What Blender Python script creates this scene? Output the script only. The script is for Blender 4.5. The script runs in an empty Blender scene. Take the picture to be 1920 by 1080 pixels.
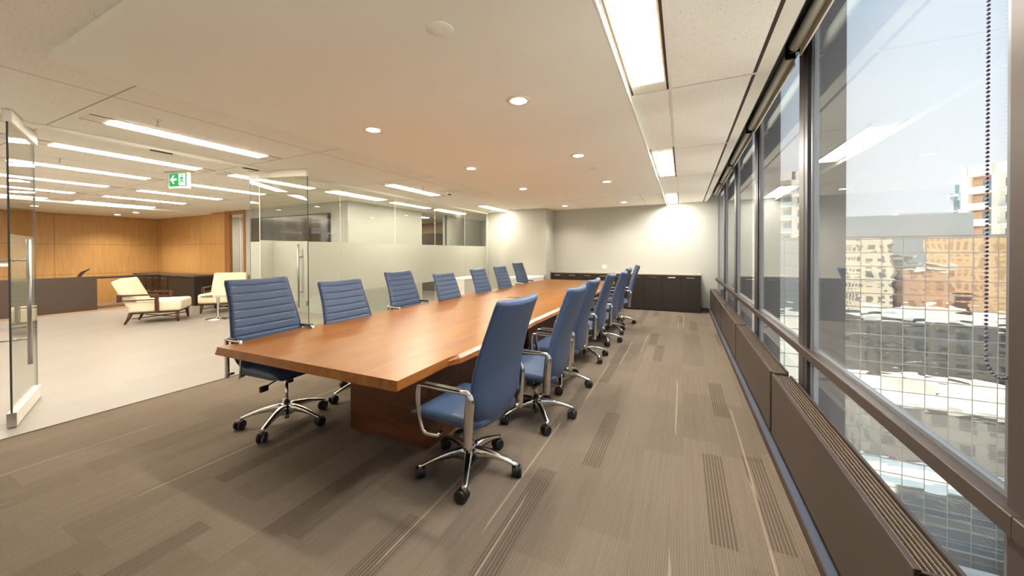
import bpy, bmesh, math, random
from mathutils import Vector, Matrix, Euler
PI = math.pi
SC = bpy.context.scene
COL = SC.collection
random.seed(4)

# ------------------------------------------------------------------ camera
EYE = 1.45
yaw, pit, rol = -0.4417, -0.009, -0.0039
fw = Vector((math.sin(yaw)*math.cos(pit), math.cos(yaw)*math.cos(pit), math.sin(pit)))
rt = Vector((math.cos(yaw), -math.sin(yaw), 0)); up = rt.cross(fw)
r2 = rt*math.cos(rol) + up*math.sin(rol); u2 = up*math.cos(rol) - rt*math.sin(rol)
cd = bpy.data.cameras.new('camera'); cam = bpy.data.objects.new('camera', cd); COL.objects.link(cam)
cd.sensor_fit = 'HORIZONTAL'; cd.sensor_width = 36.0; cd.lens = 678.94/1920*36
cd.shift_x = 0.0; cd.shift_y = -(540-479.71)/1920
cd.clip_start = 0.02; cd.clip_end = 1500
M = Matrix(((r2.x, u2.x, -fw.x, 0), (r2.y, u2.y, -fw.y, 0), (r2.z, u2.z, -fw.z, EYE), (0, 0, 0, 1)))
cam.matrix_world = M
SC.camera = cam
SC.view_settings.view_transform = 'Standard'; SC.view_settings.look = 'None'
SC.cycles.transparent_max_bounces = 24
SC.view_settings.exposure = 0.86; SC.view_settings.gamma = 1.0; SC.view_settings.use_curve_mapping = False

# ------------------------------------------------------------------ sky and sun
W = bpy.data.worlds.new('sky'); SC.world = W; W.use_nodes = True
nt = W.node_tree; nt.nodes.clear()
tc = nt.nodes.new('ShaderNodeTexCoord'); sep = nt.nodes.new('ShaderNodeSeparateXYZ')
nt.links.new(tc.outputs['Generated'], sep.inputs[0])
cr = nt.nodes.new('ShaderNodeValToRGB'); nt.links.new(sep.outputs['Z'], cr.inputs[0])
e = cr.color_ramp.elements
e[0].position = 0.0; e[0].color = (0.98, 0.98, 1.0, 1)
e[1].position = 1.0; e[1].color = (0.33, 0.52, 0.85, 1)
for p, c in ((0.12, (0.93, 0.96, 1.0, 1)), (0.3, (0.78, 0.87, 0.97, 1)), (0.55, (0.60, 0.75, 0.94, 1))):
    n = e.new(p); n.color = c
bg = nt.nodes.new('ShaderNodeBackground'); bg.inputs[1].default_value = 0.70
wo = nt.nodes.new('ShaderNodeOutputWorld')
nt.links.new(cr.outputs[0], bg.inputs[0]); nt.links.new(bg.outputs[0], wo.inputs[0])
sd = bpy.data.lights.new('sun', 'SUN'); sd.energy = 14.0; sd.angle = 0.01; sd.color = (1.0, 0.93, 0.82)
so = bpy.data.objects.new('sun', sd); COL.objects.link(so)
so.rotation_euler = Vector((0.45, -0.35, -0.82)).to_track_quat('-Z', 'Y').to_euler()
so.location = (0, 0, 60)

LAMP = (1.0, 0.90, 0.74)          # colour of the room's lamps
STRIP = 44.0                        # emission of the light strips

# ------------------------------------------------------------------ materials
def lin(*c):
    return tuple(((v/255)/12.92 if v/255 <= 0.04045 else ((v/255+0.055)/1.055)**2.4) for v in c) + (1,)

class N:
    """small helper around a node tree"""
    def __init__(s, name):
        s.m = bpy.data.materials.new(name); s.m.use_nodes = True
        s.t = s.m.node_tree; s.b = s.t.nodes['Principled BSDF']; s.o = s.t.nodes['Material Output']
    def n(s, typ, **kw):
        x = s.t.nodes.new(typ)
        for k, v in kw.items(): setattr(x, k, v)
        return x
    def l(s, a, b): s.t.links.new(a, b)
    def val(s, x, v):
        if isinstance(v, (int, float)): x.default_value = v
        else: s.l(v, x)
    def math(s, op, a, b=0.0, c=0.0):
        x = s.n('ShaderNodeMath', operation=op)
        s.val(x.inputs[0], a); s.val(x.inputs[1], b); s.val(x.inputs[2], c)
        return x.outputs[0]
    def coord(s, which='Object'): return s.n('ShaderNodeTexCoord').outputs[which]
    def sepxyz(s, v):
        x = s.n('ShaderNodeSeparateXYZ'); s.l(v, x.inputs[0]); return x.outputs
    def comb(s, a, b, c):
        x = s.n('ShaderNodeCombineXYZ')
        s.val(x.inputs[0], a); s.val(x.inputs[1], b); s.val(x.inputs[2], c); return x.outputs[0]
    def noise(s, vec, scale, detail=3, rough=0.5, dist=0.0):
        x = s.n('ShaderNodeTexNoise'); s.l(vec, x.inputs['Vector'])
        x.inputs['Scale'].default_value = scale; x.inputs['Detail'].default_value = detail
        x.inputs['Roughness'].default_value = rough; x.inputs['Distortion'].default_value = dist
        return x.outputs['Fac']
    def white(s, vec):
        x = s.n('ShaderNodeTexWhiteNoise'); x.noise_dimensions = '3D'; s.l(vec, x.inputs['Vector']); return x.outputs['Value']
    def mix(s, f, a, b, blend='MIX'):
        x = s.n('ShaderNodeMix'); x.data_type = 'RGBA'; x.blend_type = blend
        s.val(x.inputs[0], f)
        for i, v in ((6, a), (7, b)):
            if isinstance(v, tuple): x.inputs[i].default_value = v
            else: s.l(v, x.inputs[i])
        return x.outputs[2]
    def ramp(s, f, stops):
        x = s.n('ShaderNodeValToRGB'); s.l(f, x.inputs[0]); el = x.color_ramp.elements
        el[0].position, el[0].color = stops[0]; el[1].position, el[1].color = stops[-1]
        for p, c in stops[1:-1]:
            q = el.new(p); q.color = c
        return x.outputs[0]
    def bump(s, h, strength=0.3, dist=0.01):
        x = s.n('ShaderNodeBump'); x.inputs['Strength'].default_value = strength
        x.inputs['Distance'].default_value = dist; s.l(h, x.inputs['Height']); s.l(x.outputs[0], s.b.inputs['Normal']); return x
    def set(s, color=None, rough=None, metal=None, spec=None, coat=None, sheen=None):
        if color is not None:
            if isinstance(color, tuple): s.b.inputs['Base Color'].default_value = color
            else: s.l(color, s.b.inputs['Base Color'])
        if rough is not None: s.val(s.b.inputs['Roughness'], rough)
        if metal is not None: s.b.inputs['Metallic'].default_value = metal
        if spec is not None: s.b.inputs['Specular IOR Level'].default_value = spec
        if coat is not None: s.b.inputs['Coat Weight'].default_value = coat; s.b.inputs['Coat Roughness'].default_value = 0.12
        return s

def plain(name, c, rough=0.6, metal=0.0, spec=0.5, vary=0.04, scale=30):
    """plain surface with a faint procedural mottling"""
    k = N(name); f = k.noise(k.coord(), scale, 2)
    hi = tuple(min(1, v*(1+vary)) for v in c[:3])+(1,); lo = tuple(v*(1-vary) for v in c[:3])+(1,)
    k.set(k.mix(f, lo, hi), rough, metal, spec); return k.m

def paint_mat(name, c, rough=0.7):
    k = N(name); v = k.coord(); f = k.noise(v, 220, 2)
    k.set(c, rough, 0, 0.3); k.bump(f, 0.06, 0.002); return k.m

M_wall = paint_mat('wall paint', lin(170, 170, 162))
M_wallb = paint_mat('bounce wall paint', lin(240, 236, 228))  # lighter than the other walls so the unseen wall bounces more light
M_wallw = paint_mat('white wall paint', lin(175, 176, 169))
M_gyp = paint_mat('gypsum ceiling paint', lin(243, 243, 234))

def ceiling_mat(name, px, ox, py, oy, base=(243, 239, 230)):
    k = N(name); o = k.coord(); x, y, z = k.sepxyz(o)
    fx = k.math('ABSOLUTE', k.math('SUBTRACT', k.math('FRACT', k.math('ADD', k.math('DIVIDE', k.math('SUBTRACT', x, ox), px), 0.5)), 0.5))
    fy = k.math('ABSOLUTE', k.math('SUBTRACT', k.math('FRACT', k.math('ADD', k.math('DIVIDE', k.math('SUBTRACT', y, oy), py), 0.5)), 0.5))
    ln = k.math('MAXIMUM', k.math('LESS_THAN', fx, 0.006/px), k.math('LESS_THAN', fy, 0.006/py))
    sp = k.noise(o, 140, 4, 0.65)
    spk = k.ramp(sp, [(0.30, lin(150, 134, 110)), (0.40, lin(*base)), (1.0, lin(*base))])
    c = k.mix(ln, spk, lin(186, 174, 150))
    k.set(c, 0.85, 0, 0.2); k.bump(sp, 0.25, 0.003); return k.m
M_tile = ceiling_mat('mineral fibre ceiling tile', 1.56, -5.52, 1.73, 2.94)
M_tile2 = ceiling_mat('mineral fibre ceiling tile window side', 40.0, -0.085, 1.73, 2.94, (243, 241, 234))
M_tbar = plain('white enamelled metal', lin(228, 224, 212), 0.45, 0, 0.4)
M_slot = plain('dark slot', lin(52, 38, 30), 0.6)
M_pocket = plain('dark blind pocket', lin(30, 26, 24), 0.6)  # near black puts the shade of the recess into the colour

def carpet():
    k = N('striped plank carpet'); o = k.coord(); x, y, z = k.sepxyz(o)
    w = 0.25
    ix = k.math('FLOOR', k.math('DIVIDE', x, w))
    off = k.math('MULTIPLY', k.white(k.comb(ix, 3.1, 0)), 1.0)
    iy = k.math('FLOOR', k.math('ADD', k.math('DIVIDE', y, 1.0), off))
    h = k.white(k.comb(ix, iy, 1.7))
    # narrow half planks that carry the dark ribs
    ixh = k.math('FLOOR', k.math('DIVIDE', x, 0.125))
    offh = k.white(k.comb(ixh, 9.3, 2.0))
    iyh = k.math('FLOOR', k.math('ADD', k.math('DIVIDE', y, 0.9), offh))
    hh = k.white(k.comb(ixh, iyh, 5.7))
    dark = k.math('GREATER_THAN', hh, 0.905)
    mid = k.math('GREATER_THAN', hh, 0.80)
    # fine pile lines running along the room
    fine = k.math('SINE', k.math('MULTIPLY', x, 2*PI/0.0125))
    fine = k.math('ADD', k.math('MULTIPLY', fine, 0.5), 0.5)
    rib = k.math('SINE', k.math('MULTIPLY', x, 2*PI/0.0179))
    ribm = k.math('GREATER_THAN', rib, -0.25)
    lineh = k.white(k.comb(k.math('FLOOR', k.math('DIVIDE', x, 0.0125)), k.math('FLOOR', k.math('ADD', k.math('DIVIDE', y, 1.3), k.math('MULTIPLY', x, 7.7))), 2.2))
    light = k.math('GREATER_THAN', lineh, 0.992)
    fz = k.noise(k.comb(k.math('MULTIPLY', x, 1.0), k.math('MULTIPLY', y, 0.35), 0), 420, 3, 0.7)
    base = k.mix(h, lin(104, 94, 85), lin(118, 107, 97))
    base = k.mix(k.math('MULTIPLY', fine, 0.34), base, lin(156, 142, 122))
    base = k.mix(k.math('MULTIPLY', k.math('MULTIPLY', mid, ribm), 0.16), base, lin(80, 70, 62))
    base = k.mix(k.math('MULTIPLY', k.math('MULTIPLY', dark, ribm), 0.62), base, lin(70, 60, 52))
    base = k.mix(k.math('MULTIPLY', light, 0.40), base, lin(196, 182, 158))
    base = k.mix(k.math('MULTIPLY', k.math('SUBTRACT', fz, 0.35), 0.55), base, lin(84, 72, 62))
    st = k.noise(k.comb(k.math('MULTIPLY', x, 60.0), k.math('MULTIPLY', y, 1.6), 0), 1.0, 3, 0.6)
    base = k.mix(k.math('MULTIPLY', k.math('SUBTRACT', st, 0.38), 0.9), base, lin(92, 80, 68))
    gr = k.noise(o, 170, 2, 0.7)
    base = k.mix(k.math('MULTIPLY', k.math('SUBTRACT', gr, 0.42), 1.3), base, lin(70, 60, 52))
    k.set(base, 0.95, 0, 0.1); k.bump(k.math('ADD', fz, fine), 0.35, 0.004); return k.m
M_carpet = carpet()

def tile_floor():
    k = N('pale porcelain plank tile'); o = k.coord(); x, y, z = k.sepxyz(o)
    b = k.n('ShaderNodeTexBrick'); k.l(k.comb(y, x, 0), b.inputs['Vector'])
    b.inputs['Scale'].default_value = 1.0; b.inputs['Mortar Size'].default_value = 0.003
    b.inputs['Brick Width'].default_value = 0.9; b.inputs['Row Height'].default_value = 0.3
    b.inputs['Color1'].default_value = lin(146, 141, 135); b.inputs['Color2'].default_value = lin(142, 136, 129)
    b.inputs['Mortar'].default_value = lin(136, 129, 120); b.inputs['Bias'].default_value = 0.0
    k.set(b.outputs['Color'], 0.38, 0, 0.4); return k.m
M_tilefloor = tile_floor()
M_lobbycarpet = plain('brown lobby carpet', lin(150, 122, 96), 0.95, 0, 0.1, 0.15, 90)

def wood(name, cols, axis='Y', scale=1.0, rough=0.35, coat=0.0, stretch=14.0, joint=None, bumpy=0.05):
    k = N(name); o = k.coord(); x, y, z = k.sepxyz(o)
    s = stretch
    if axis == 'Y': v = k.comb(k.math('MULTIPLY', x, s), y, k.math('MULTIPLY', z, s))
    elif axis == 'X': v = k.comb(x, k.math('MULTIPLY', y, s), k.math('MULTIPLY', z, s))
    else: v = k.comb(k.math('MULTIPLY', x, s), k.math('MULTIPLY', y, s), z)
    f = k.noise(v, 0.9*scale, 6, 0.62, 0.9)
    g = k.noise(v, 7*scale, 4, 0.6, 0.2)
    c = k.ramp(k.math('ADD', k.math('MULTIPLY', f, 0.78), k.math('MULTIPLY', g, 0.22)), [(0.30, lin(*cols[0])), (0.5, lin(*cols[1])), (0.72, lin(*cols[2]))])
    if joint: c = joint(k, x, y, z, c)
    k.set(c, rough, 0, 0.5, coat); k.bump(g, bumpy, 0.002); return k.m

def table_joint(k, x, y, z, c):
    seam = k.math('LESS_THAN', k.math('ABSOLUTE', k.math('SUBTRACT', x, -2.36)), 0.0022)
    sx = k.math('LESS_THAN', k.math('ABSOLUTE', k.math('SUBTRACT', y, 5.2)), 0.002)
    sy = k.math('LESS_THAN', k.math('ABSOLUTE', k.math('SUBTRACT', y, 2.02)), 0.0015)
    seam = k.math('MULTIPLY', seam, k.math('GREATER_THAN', y, 2.02))
    end = k.math('LESS_THAN', y, 2.02)
    c = k.mix(k.math('MULTIPLY', end, 0.20), c, lin(150, 92, 48))
    a = k.math('MAXIMUM', seam, k.math('MULTIPLY', k.math('MAXIMUM', sx, sy), 0.6))
    return k.mix(k.math('MULTIPLY', a, 0.75), c, lin(92, 48, 20))
M_table = wood('walnut table top', [(92, 52, 8), (128, 80, 10), (150, 100, 16)], 'Y', 1.0, 0.32, 0.0, 9.0, table_joint, 0.02)
M_table.node_tree.nodes['Principled BSDF'].inputs['Specular IOR Level'].default_value = 0.28
M_edge = wood('live walnut edge', [(116, 62, 20), (150, 92, 38), (170, 116, 58)], 'Y', 2.0, 0.35, 0.1, 6.0)
M_ped = wood('dark walnut pedestal veneer', [(60, 32, 18), (92, 52, 30), (118, 72, 44)], 'X', 1.3, 0.4, 0.05, 9.0)
def panel_joint(k, x, y, z, c):
    fz = k.math('ABSOLUTE', k.math('SUBTRACT', k.math('FRACT', k.math('DIVIDE', k.math('SUBTRACT', z, 0.0), 0.87)), 0.5))
    hz = k.math('GREATER_THAN', fz, 0.4925)
    fh = k.math('ABSOLUTE', k.math('SUBTRACT', k.math('FRACT', k.math('DIVIDE', k.math('ADD', x, y), 2.45)), 0.5))
    vv = k.math('GREATER_THAN', fh, 0.4975)
    return k.mix(k.math('MULTIPLY', k.math('MAXIMUM', hz, vv), 0.7), c, lin(120, 76, 36))
M_oak = wood('oak wall panel', [(176, 132, 76), (192, 148, 90), (204, 160, 102)], 'Z', 1.5, 0.45, 0, 16.0, panel_joint, 0.02)
M_oakd = wood('oak door casing', [(130, 86, 44), (150, 102, 56), (168, 118, 70)], 'Z', 1.5, 0.45, 0, 14.0)
M_black = plain('espresso laminate', lin(44, 37, 34), 0.45, 0, 0.4, 0.12, 60)
M_desk = plain('charcoal brown desk laminate', lin(84, 72, 64), 0.5, 0, 0.3, 0.12, 60)
M_stone = plain('grey stone counter', lin(168, 160, 148), 0.35, 0, 0.5)
M_white = plain('white lacquer', lin(236, 232, 222), 0.35)
M_cream = plain('cream upholstery', lin(228, 214, 188), 0.8, 0, 0.2, 0.03, 60)
M_legwood = plain('dark mahogany', lin(72, 38, 26), 0.4)
M_chrome = plain('polished aluminium', (0.72, 0.70, 0.67, 1), 0.16, 1.0, 0.5, 0.02)
M_steel = plain('brushed steel', (0.52, 0.52, 0.52, 1), 0.3, 1.0, 0.5, 0.03)
M_plastic = plain('black plastic', lin(24, 24, 26), 0.4, 0, 0.5, 0.05)
M_bronze = plain('bronze painted metal', lin(66, 55, 50), 0.42, 0, 0.45, 0.06)
M_mull = plain('slate anodised mullion', lin(56, 58, 64), 0.4, 0.2, 0.5, 0.05)
M_mullb = plain('taupe anodised mullion face', lin(76, 66, 62), 0.4, 0.2, 0.5, 0.05)
M_gasket = plain('grey glazing frame', lin(120, 124, 130), 0.35, 0.3, 0.5, 0.04)
M_ledge = plain('blue grey painted curb', lin(74, 82, 98), 0.5, 0, 0.4, 0.05)
M_rubber = plain('dark brown vinyl base', lin(66, 52, 42), 0.6)
M_fin = plain('dark precast pier', lin(58, 60, 64), 0.7, 0, 0.3, 0.08, 6)
M_shade = plain('cream roller shade fabric', lin(226, 224, 206), 0.8, 0, 0.2)
M_alu = plain('satin aluminium track', lin(188, 188, 180), 0.35, 0.6)
M_bead = plain('steel bead chain', lin(112, 104, 128), 0.35, 0.5)

def leather():
    k = N('slate blue leather'); o = k.coord()
    v = k.n('ShaderNodeTexVoronoi'); k.l(o, v.inputs['Vector']); v.inputs['Scale'].default_value = 420
    f = k.noise(o, 60, 3)
    k.set(k.mix(f, lin(56, 74, 102), lin(68, 88, 120)), k.math('ADD', k.math('MULTIPLY', f, 0.12), 0.36), 0, 0.45)
    k.bump(v.outputs['Distance'], 0.10, 0.001); return k.m
M_leather = leather()

def glass(name, boost=1.6, ior=1.5, tint=(1, 1, 1, 1), rough=0.0, veil=0.0):
    m = bpy.data.materials.new(name); m.use_nodes = True; t = m.node_tree; t.nodes.clear()
    fr = t.nodes.new('ShaderNodeFresnel'); ge = t.nodes.new('ShaderNodeNewGeometry')
    mr = t.nodes.new('ShaderNodeMapRange'); mr.inputs[3].default_value = ior; mr.inputs[4].default_value = 1/ior   # both faces reflect as air to glass
    t.links.new(ge.outputs['Backfacing'], mr.inputs[0]); t.links.new(mr.outputs[0], fr.inputs['IOR'])
    mu = t.nodes.new('ShaderNodeMath'); mu.operation = 'MULTIPLY'; mu.use_clamp = True; mu.inputs[1].default_value = boost
    tr = t.nodes.new('ShaderNodeBsdfTransparent'); tr.inputs[0].default_value = tint
    gl = t.nodes.new('ShaderNodeBsdfGlossy'); gl.inputs['Roughness'].default_value = rough
    mx = t.nodes.new('ShaderNodeMixShader'); o = t.nodes.new('ShaderNodeOutputMaterial')
    t.links.new(fr.outputs[0], mu.inputs[0]); t.links.new(mu.outputs[0], mx.inputs[0])
    if veil > 0:
        tl = t.nodes.new('ShaderNodeBsdfTranslucent'); m2 = t.nodes.new('ShaderNodeMixShader'); m2.inputs[0].default_value = veil
        t.links.new(tr.outputs[0], m2.inputs[1]); t.links.new(tl.outputs[0], m2.inputs[2]); t.links.new(m2.outputs[0], mx.inputs[1])
    else: t.links.new(tr.outputs[0], mx.inputs[1])
    t.links.new(gl.outputs[0], mx.inputs[2]); t.links.new(mx.outputs[0], o.inputs[0])
    return m
M_glass = glass('window glass', 1.1, 1.5, (0.97, 0.99, 0.99, 1), 0.0, 0.055)
M_gdoor = glass('clear partition glass', 1.0, 1.5, (0.955, 0.965, 0.94, 1))
M_gedge = plain('dark green glass edge', lin(70, 84, 84), 0.2)
def frosted():
    m = bpy.data.materials.new('frosted film'); m.use_nodes = True; t = m.node_tree; t.nodes.clear()
    tr = t.nodes.new('ShaderNodeBsdfTransparent'); tr.inputs[0].default_value = (0.95, 0.95, 0.9, 1)
    tl = t.nodes.new('ShaderNodeBsdfTranslucent'); tl.inputs[0].default_value = lin(214, 214, 206)
    df = t.nodes.new('ShaderNodeBsdfDiffuse'); df.inputs[0].default_value = lin(206, 207, 200)
    a = t.nodes.new('ShaderNodeMixShader'); a.inputs[0].default_value = 0.42
    b = t.nodes.new('ShaderNodeMixShader'); b.inputs[0].default_value = 0.10
    o = t.nodes.new('ShaderNodeOutputMaterial')
    t.links.new(tl.outputs[0], a.inputs[1]); t.links.new(df.outputs[0], a.inputs[2])
    t.links.new(a.outputs[0], b.inputs[1]); t.links.new(tr.outputs[0], b.inputs[2]); t.links.new(b.outputs[0], o.inputs[0])
    return m
M_frost = frosted()
def emit(name, c, s):
    m = bpy.data.materials.new(name); m.use_nodes = True; t = m.node_tree; t.nodes.clear()
    em = t.nodes.new('ShaderNodeEmission'); em.inputs[0].default_value = tuple(c[:3])+(1,); em.inputs[1].default_value = s
    o = t.nodes.new('ShaderNodeOutputMaterial'); t.links.new(em.outputs[0], o.inputs[0]); return m
M_lit = emit('lit fluorescent diffuser', LAMP, STRIP)
M_litl = emit('lit lobby diffuser', LAMP, STRIP*0.45)
M_litw = emit('lit window side diffuser', (1.0, 0.93, 0.82), STRIP)
M_spot = emit('lit downlight lens', LAMP, 30.0)
M_exitw = emit('lit white exit pictogram', (0.95, 1.0, 0.97), 0.95)
M_exitg = emit('lit green exit panel', lin(60, 160, 84), 0.8)

# ------------------------------------------------------------------ mesh helpers
class B:
    """collects shapes, then becomes ONE mesh object"""
    def __init__(s): s.bm = bmesh.new(); s.mats = []
    def mi(s, m):
        if m not in s.mats: s.mats.append(m)
        return s.mats.index(m)
    def box(s, a, b, m, bev=0.0, seg=2, rot=None, piv=None):
        lo = [min(a[i], b[i]) for i in range(3)]; hi = [max(a[i], b[i]) for i in range(3)]
        vs = [s.bm.verts.new((x, y, z)) for x in (lo[0], hi[0]) for y in (lo[1], hi[1]) for z in (lo[2], hi[2])]
        fs = [(0, 1, 3, 2), (4, 6, 7, 5), (0, 4, 5, 1), (2, 3, 7, 6), (0, 2, 6, 4), (1, 5, 7, 3)]
        k = s.mi(m); faces = []
        for f in fs:
            q = s.bm.faces.new([vs[i] for i in f]); q.material_index = k; faces.append(q)
        if bev > 0:
            es = list({e for f in faces for e in f.edges})
            r = bmesh.ops.bevel(s.bm, geom=es, offset=bev, segments=seg, affect='EDGES', profile=0.5)
            for f in r['faces']: f.material_index = k; f.smooth = True
            vs = list({v for f in r['faces'] for v in f.verts} | {v for v in vs if v.is_valid})
        if rot is not None:
            pv = Vector(piv if piv else [(lo[i]+hi[i])/2 for i in range(3)])
            for v in vs: v.co = rot @ (v.co-pv) + pv
        return s
    def loft(s, rings, m, cap=True, smooth=True, closed=True):
        k = s.mi(m); prev = None; R = []
        for ring in rings: R.append([s.bm.verts.new(p) for p in ring])
        n = len(R[0])
        for a, b in zip(R, R[1:]):
            for i in range(n if closed else n-1):
                j = (i+1) % n
                try:
                    f = s.bm.faces.new((a[i], a[j], b[j], b[i])); f.material_index = k; f.smooth = smooth
                except ValueError: pass
        if cap:
            for r, rev in ((R[0], True), (R[-1], False)):
                try:
                    f = s.bm.faces.new(list(reversed(r)) if rev else r); f.material_index = k
                except ValueError: pass
        return s
    def tube(s, pts, r, m, n=10, cap=True, sx=1.0, up=None):
        pts = [Vector(p) for p in pts]; rr = r if isinstance(r, (list, tuple)) else [r]*len(pts)
        rings = []
        ref = Vector(up) if up else Vector((0, 0, 1))
        for i, p in enumerate(pts):
            d = (pts[min(i+1, len(pts)-1)]-pts[max(i-1, 0)]).normalized()
            a = ref.cross(d)
            if a.length < 1e-3: a = Vector((1, 0, 0)).cross(d)
            a.normalize(); b = d.cross(a)
            rings.append([p + a*math.cos(t)*rr[i]*sx + b*math.sin(t)*rr[i] for t in [2*PI*j/n for j in range(n)]])
        return s.loft(rings, m, cap)
    def bar(s, pts, wid, thk, m, side, bev=0.25):
        """flat bar swept along pts; 'side' is the constant sideways direction (wid runs in the plane, thk along side)"""
        pts = [Vector(p) for p in pts]; side = Vector(side).normalized(); rings = []
        ww = wid if isinstance(wid, (list, tuple)) else [wid]*len(pts)
        tt = thk if isinstance(thk, (list, tuple)) else [thk]*len(pts)
        for i, p in enumerate(pts):
            d = (pts[min(i+1, len(pts)-1)]-pts[max(i-1, 0)]).normalized()
            nrm = side.cross(d).normalized(); w = ww[i]/2; t = tt[i]/2; c = bev*min(w, t)
            q = [(w-c, t), (w, t-c), (w, -t+c), (w-c, -t), (-w+c, -t), (-w, -t+c), (-w, t-c), (-w+c, t)]
            rings.append([p + nrm*a + side*b for a, b in q])
        return s.loft(rings, m, True, False)
    def lathe(s, prof, m, c=(0, 0, 0), n=24, axis='Z', smooth=True):
        c = Vector(c); rings = []
        for r, h in prof:
            ring = []
            for j in range(n):
                t = 2*PI*j/n
                if axis == 'Z': p = Vector((r*math.cos(t), r*math.sin(t), h))
                elif axis == 'X': p = Vector((h, r*math.cos(t), r*math.sin(t)))
                else: p = Vector((r*math.sin(t), h, r*math.cos(t)))
                ring.append(c+p)
            rings.append(ring)
        return s.loft(rings, m, True, smooth)
    def face(s, pts, m):
        f = s.bm.faces.new([s.bm.verts.new(p) for p in pts]); f.material_index = s.mi(m); return s
    def build(s, name, parent=None, smooth=None):
        me = bpy.data.meshes.new(name)
        bmesh.ops.remove_doubles(s.bm, verts=s.bm.verts, dist=1e-6)
        bmesh.ops.recalc_face_normals(s.bm, faces=s.bm.faces)
        s.bm.to_mesh(me); s.bm.free()
        for m in s.mats: me.materials.append(m)
        o = bpy.data.objects.new(name, me); COL.objects.link(o)
        if parent is not None: o.parent = parent
        return o

def tag(o, label=None, cat=None, group=None, kind=None):
    if label: o['label'] = label
    if cat: o['category'] = cat
    if group: o['group'] = group
    if kind: o['kind'] = kind
    return o
def empty(name, loc=(0, 0, 0), rz=0.0):
    o = bpy.data.objects.new(name, None); COL.objects.link(o); o.location = loc; o.rotation_euler = (0, 0, rz)
    o.empty_display_size = 0.1; return o
def kids(o): return [c for c in bpy.data.objects if c.parent is o]
def copy_tree(o, parent=None):
    c = o.copy(); COL.objects.link(c); c.parent = parent
    for ch in kids(o): copy_tree(ch, c)
    return c
def struct(o, label=None): o['kind'] = 'structure'; (label and tag(o, label)); return o

# =================================================================== ROOM SHELL
ZC = 2.66            # tiled ceiling
ZG = 2.61            # dropped gypsum panel
XF = -4.82           # carpet meets tile
XP = -5.42           # glass partition line
YF = 9.95            # far wall
YB = -1.7            # wall behind the camera
XW = 0.755           # window glass
b = B(); b.box((XF, YB, -0.30), (0.62, YF, 0.0), M_carpet); struct(b.build('floor'), 'grey brown plank carpet with darker ribbed strips')
b = B(); b.box((-16.0, -5.0, -0.30), (XF, 12.2, 0.0), M_tilefloor); struct(b.build('floor'), 'pale porcelain plank tile floor of the lobby')
b = B(); b.box((-15.95, -5.0, 0.0), (-13.45, 5.9, 0.004), M_lobbycarpet); struct(b.build('floor'), 'brown carpet under the reception desk')
# ceiling: tiled field left of the gypsum panel, tiled band on the window side
b = B(); b.box((-16.0, -5.0, ZC), (-0.38, 12.2, ZC+0.05), M_tile); struct(b.build('ceiling'), 'speckled tile ceiling')
b = B(); b.box((-0.38, YB, ZC), (0.425, YF, ZC+0.05), M_tile2)
b.box((-0.095, YB, ZC-0.004), (-0.075, YF, ZC), M_tbar)
struct(b.build('ceiling'), 'speckled tile band along the windows')
b = B(); b.box((-3.41, 0.78, ZG), (-0.38, 7.72, ZC-0.001), M_gyp)
b.box((-0.379, 0.78, ZG+0.001), (-0.366, YF-0.01, ZC-0.001), M_tbar)
struct(b.build('ceiling'), 'smooth dropped gypsum ceiling panel')
b = B(); b.box((-16.0, -5.0, ZG), (-12.62, 5.9, ZC-0.001), M_gyp); struct(b.build('ceiling'), 'lower gypsum ceiling over the reception desk')
# linear slot diffuser and blind pocket
b = B(); b.box((0.425, YB, ZC), (0.447, YF, ZC+0.06), M_slot)
for i in range(-2, 5):
    y = 2.94+1.73*i
    b.box((0.42, y-0.012, ZC-0.002), (0.452, y+0.012, ZC+0.02), M_tbar)
b.box((0.447, YB, ZC), (0.533, YF, ZC+0.05), M_tbar)
struct(b.build('trim_1'), 'dark linear slot and white edge panel of the ceiling')
b = B()
b.box((0.533, YB, ZC), (0.541, YF, 3.02), M_pocket); b.box((0.533, YB, 3.0), (0.80, YF, 3.06), M_pocket)
b.box((0.741, YB, 2.97), (0.79, YF, 3.02), M_mull)
struct(b.build('trim_2'), 'dark pocket above the windows')

# walls
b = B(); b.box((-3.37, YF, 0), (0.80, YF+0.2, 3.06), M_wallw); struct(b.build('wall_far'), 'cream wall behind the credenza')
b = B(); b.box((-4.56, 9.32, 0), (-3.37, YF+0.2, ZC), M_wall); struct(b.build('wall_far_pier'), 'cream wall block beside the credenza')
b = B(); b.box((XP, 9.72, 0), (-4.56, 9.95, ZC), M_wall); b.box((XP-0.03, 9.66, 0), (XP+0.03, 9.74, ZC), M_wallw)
struct(b.build('wall_far_return'), 'cream wall beside the end of the glass partition')
b = B(); b.box((-16.0, YB-0.2, 0), (1.0, YB, 3.06), M_wallb); struct(b.build('wall_back'))
b = B(); b.box((-16.2, -5.2, 0), (-15.95, 5.9, ZC), M_oak); struct(b.build('wall_oak'), 'oak panelled wall behind the reception desk')
b = B(); b.box((-15.95, 5.9, 0), (-11.92, 5.95, ZC), M_oak); struct(b.build('wall_oak'), 'oak panelled wall with the dark credenza')
b = B(); b.box((-10.93, 5.9, 0), (-6.95, 6.05, ZC), M_wallw); struct(b.build('wall_lobby'), 'white lobby wall with the long dark screen')
b = B(); b.box((-7.1, 6.05, 0), (-6.95, 8.5, ZC), M_wallw); b.box((-7.1, 9.73, 0), (-6.95, 12.2, ZC), M_wallw)
b.box((-7.0, 9.73, 0), (-6.86, 9.95, ZC), M_wall)
struct(b.build('wall_lobby'), 'white wall seen through the glass partition')
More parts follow.
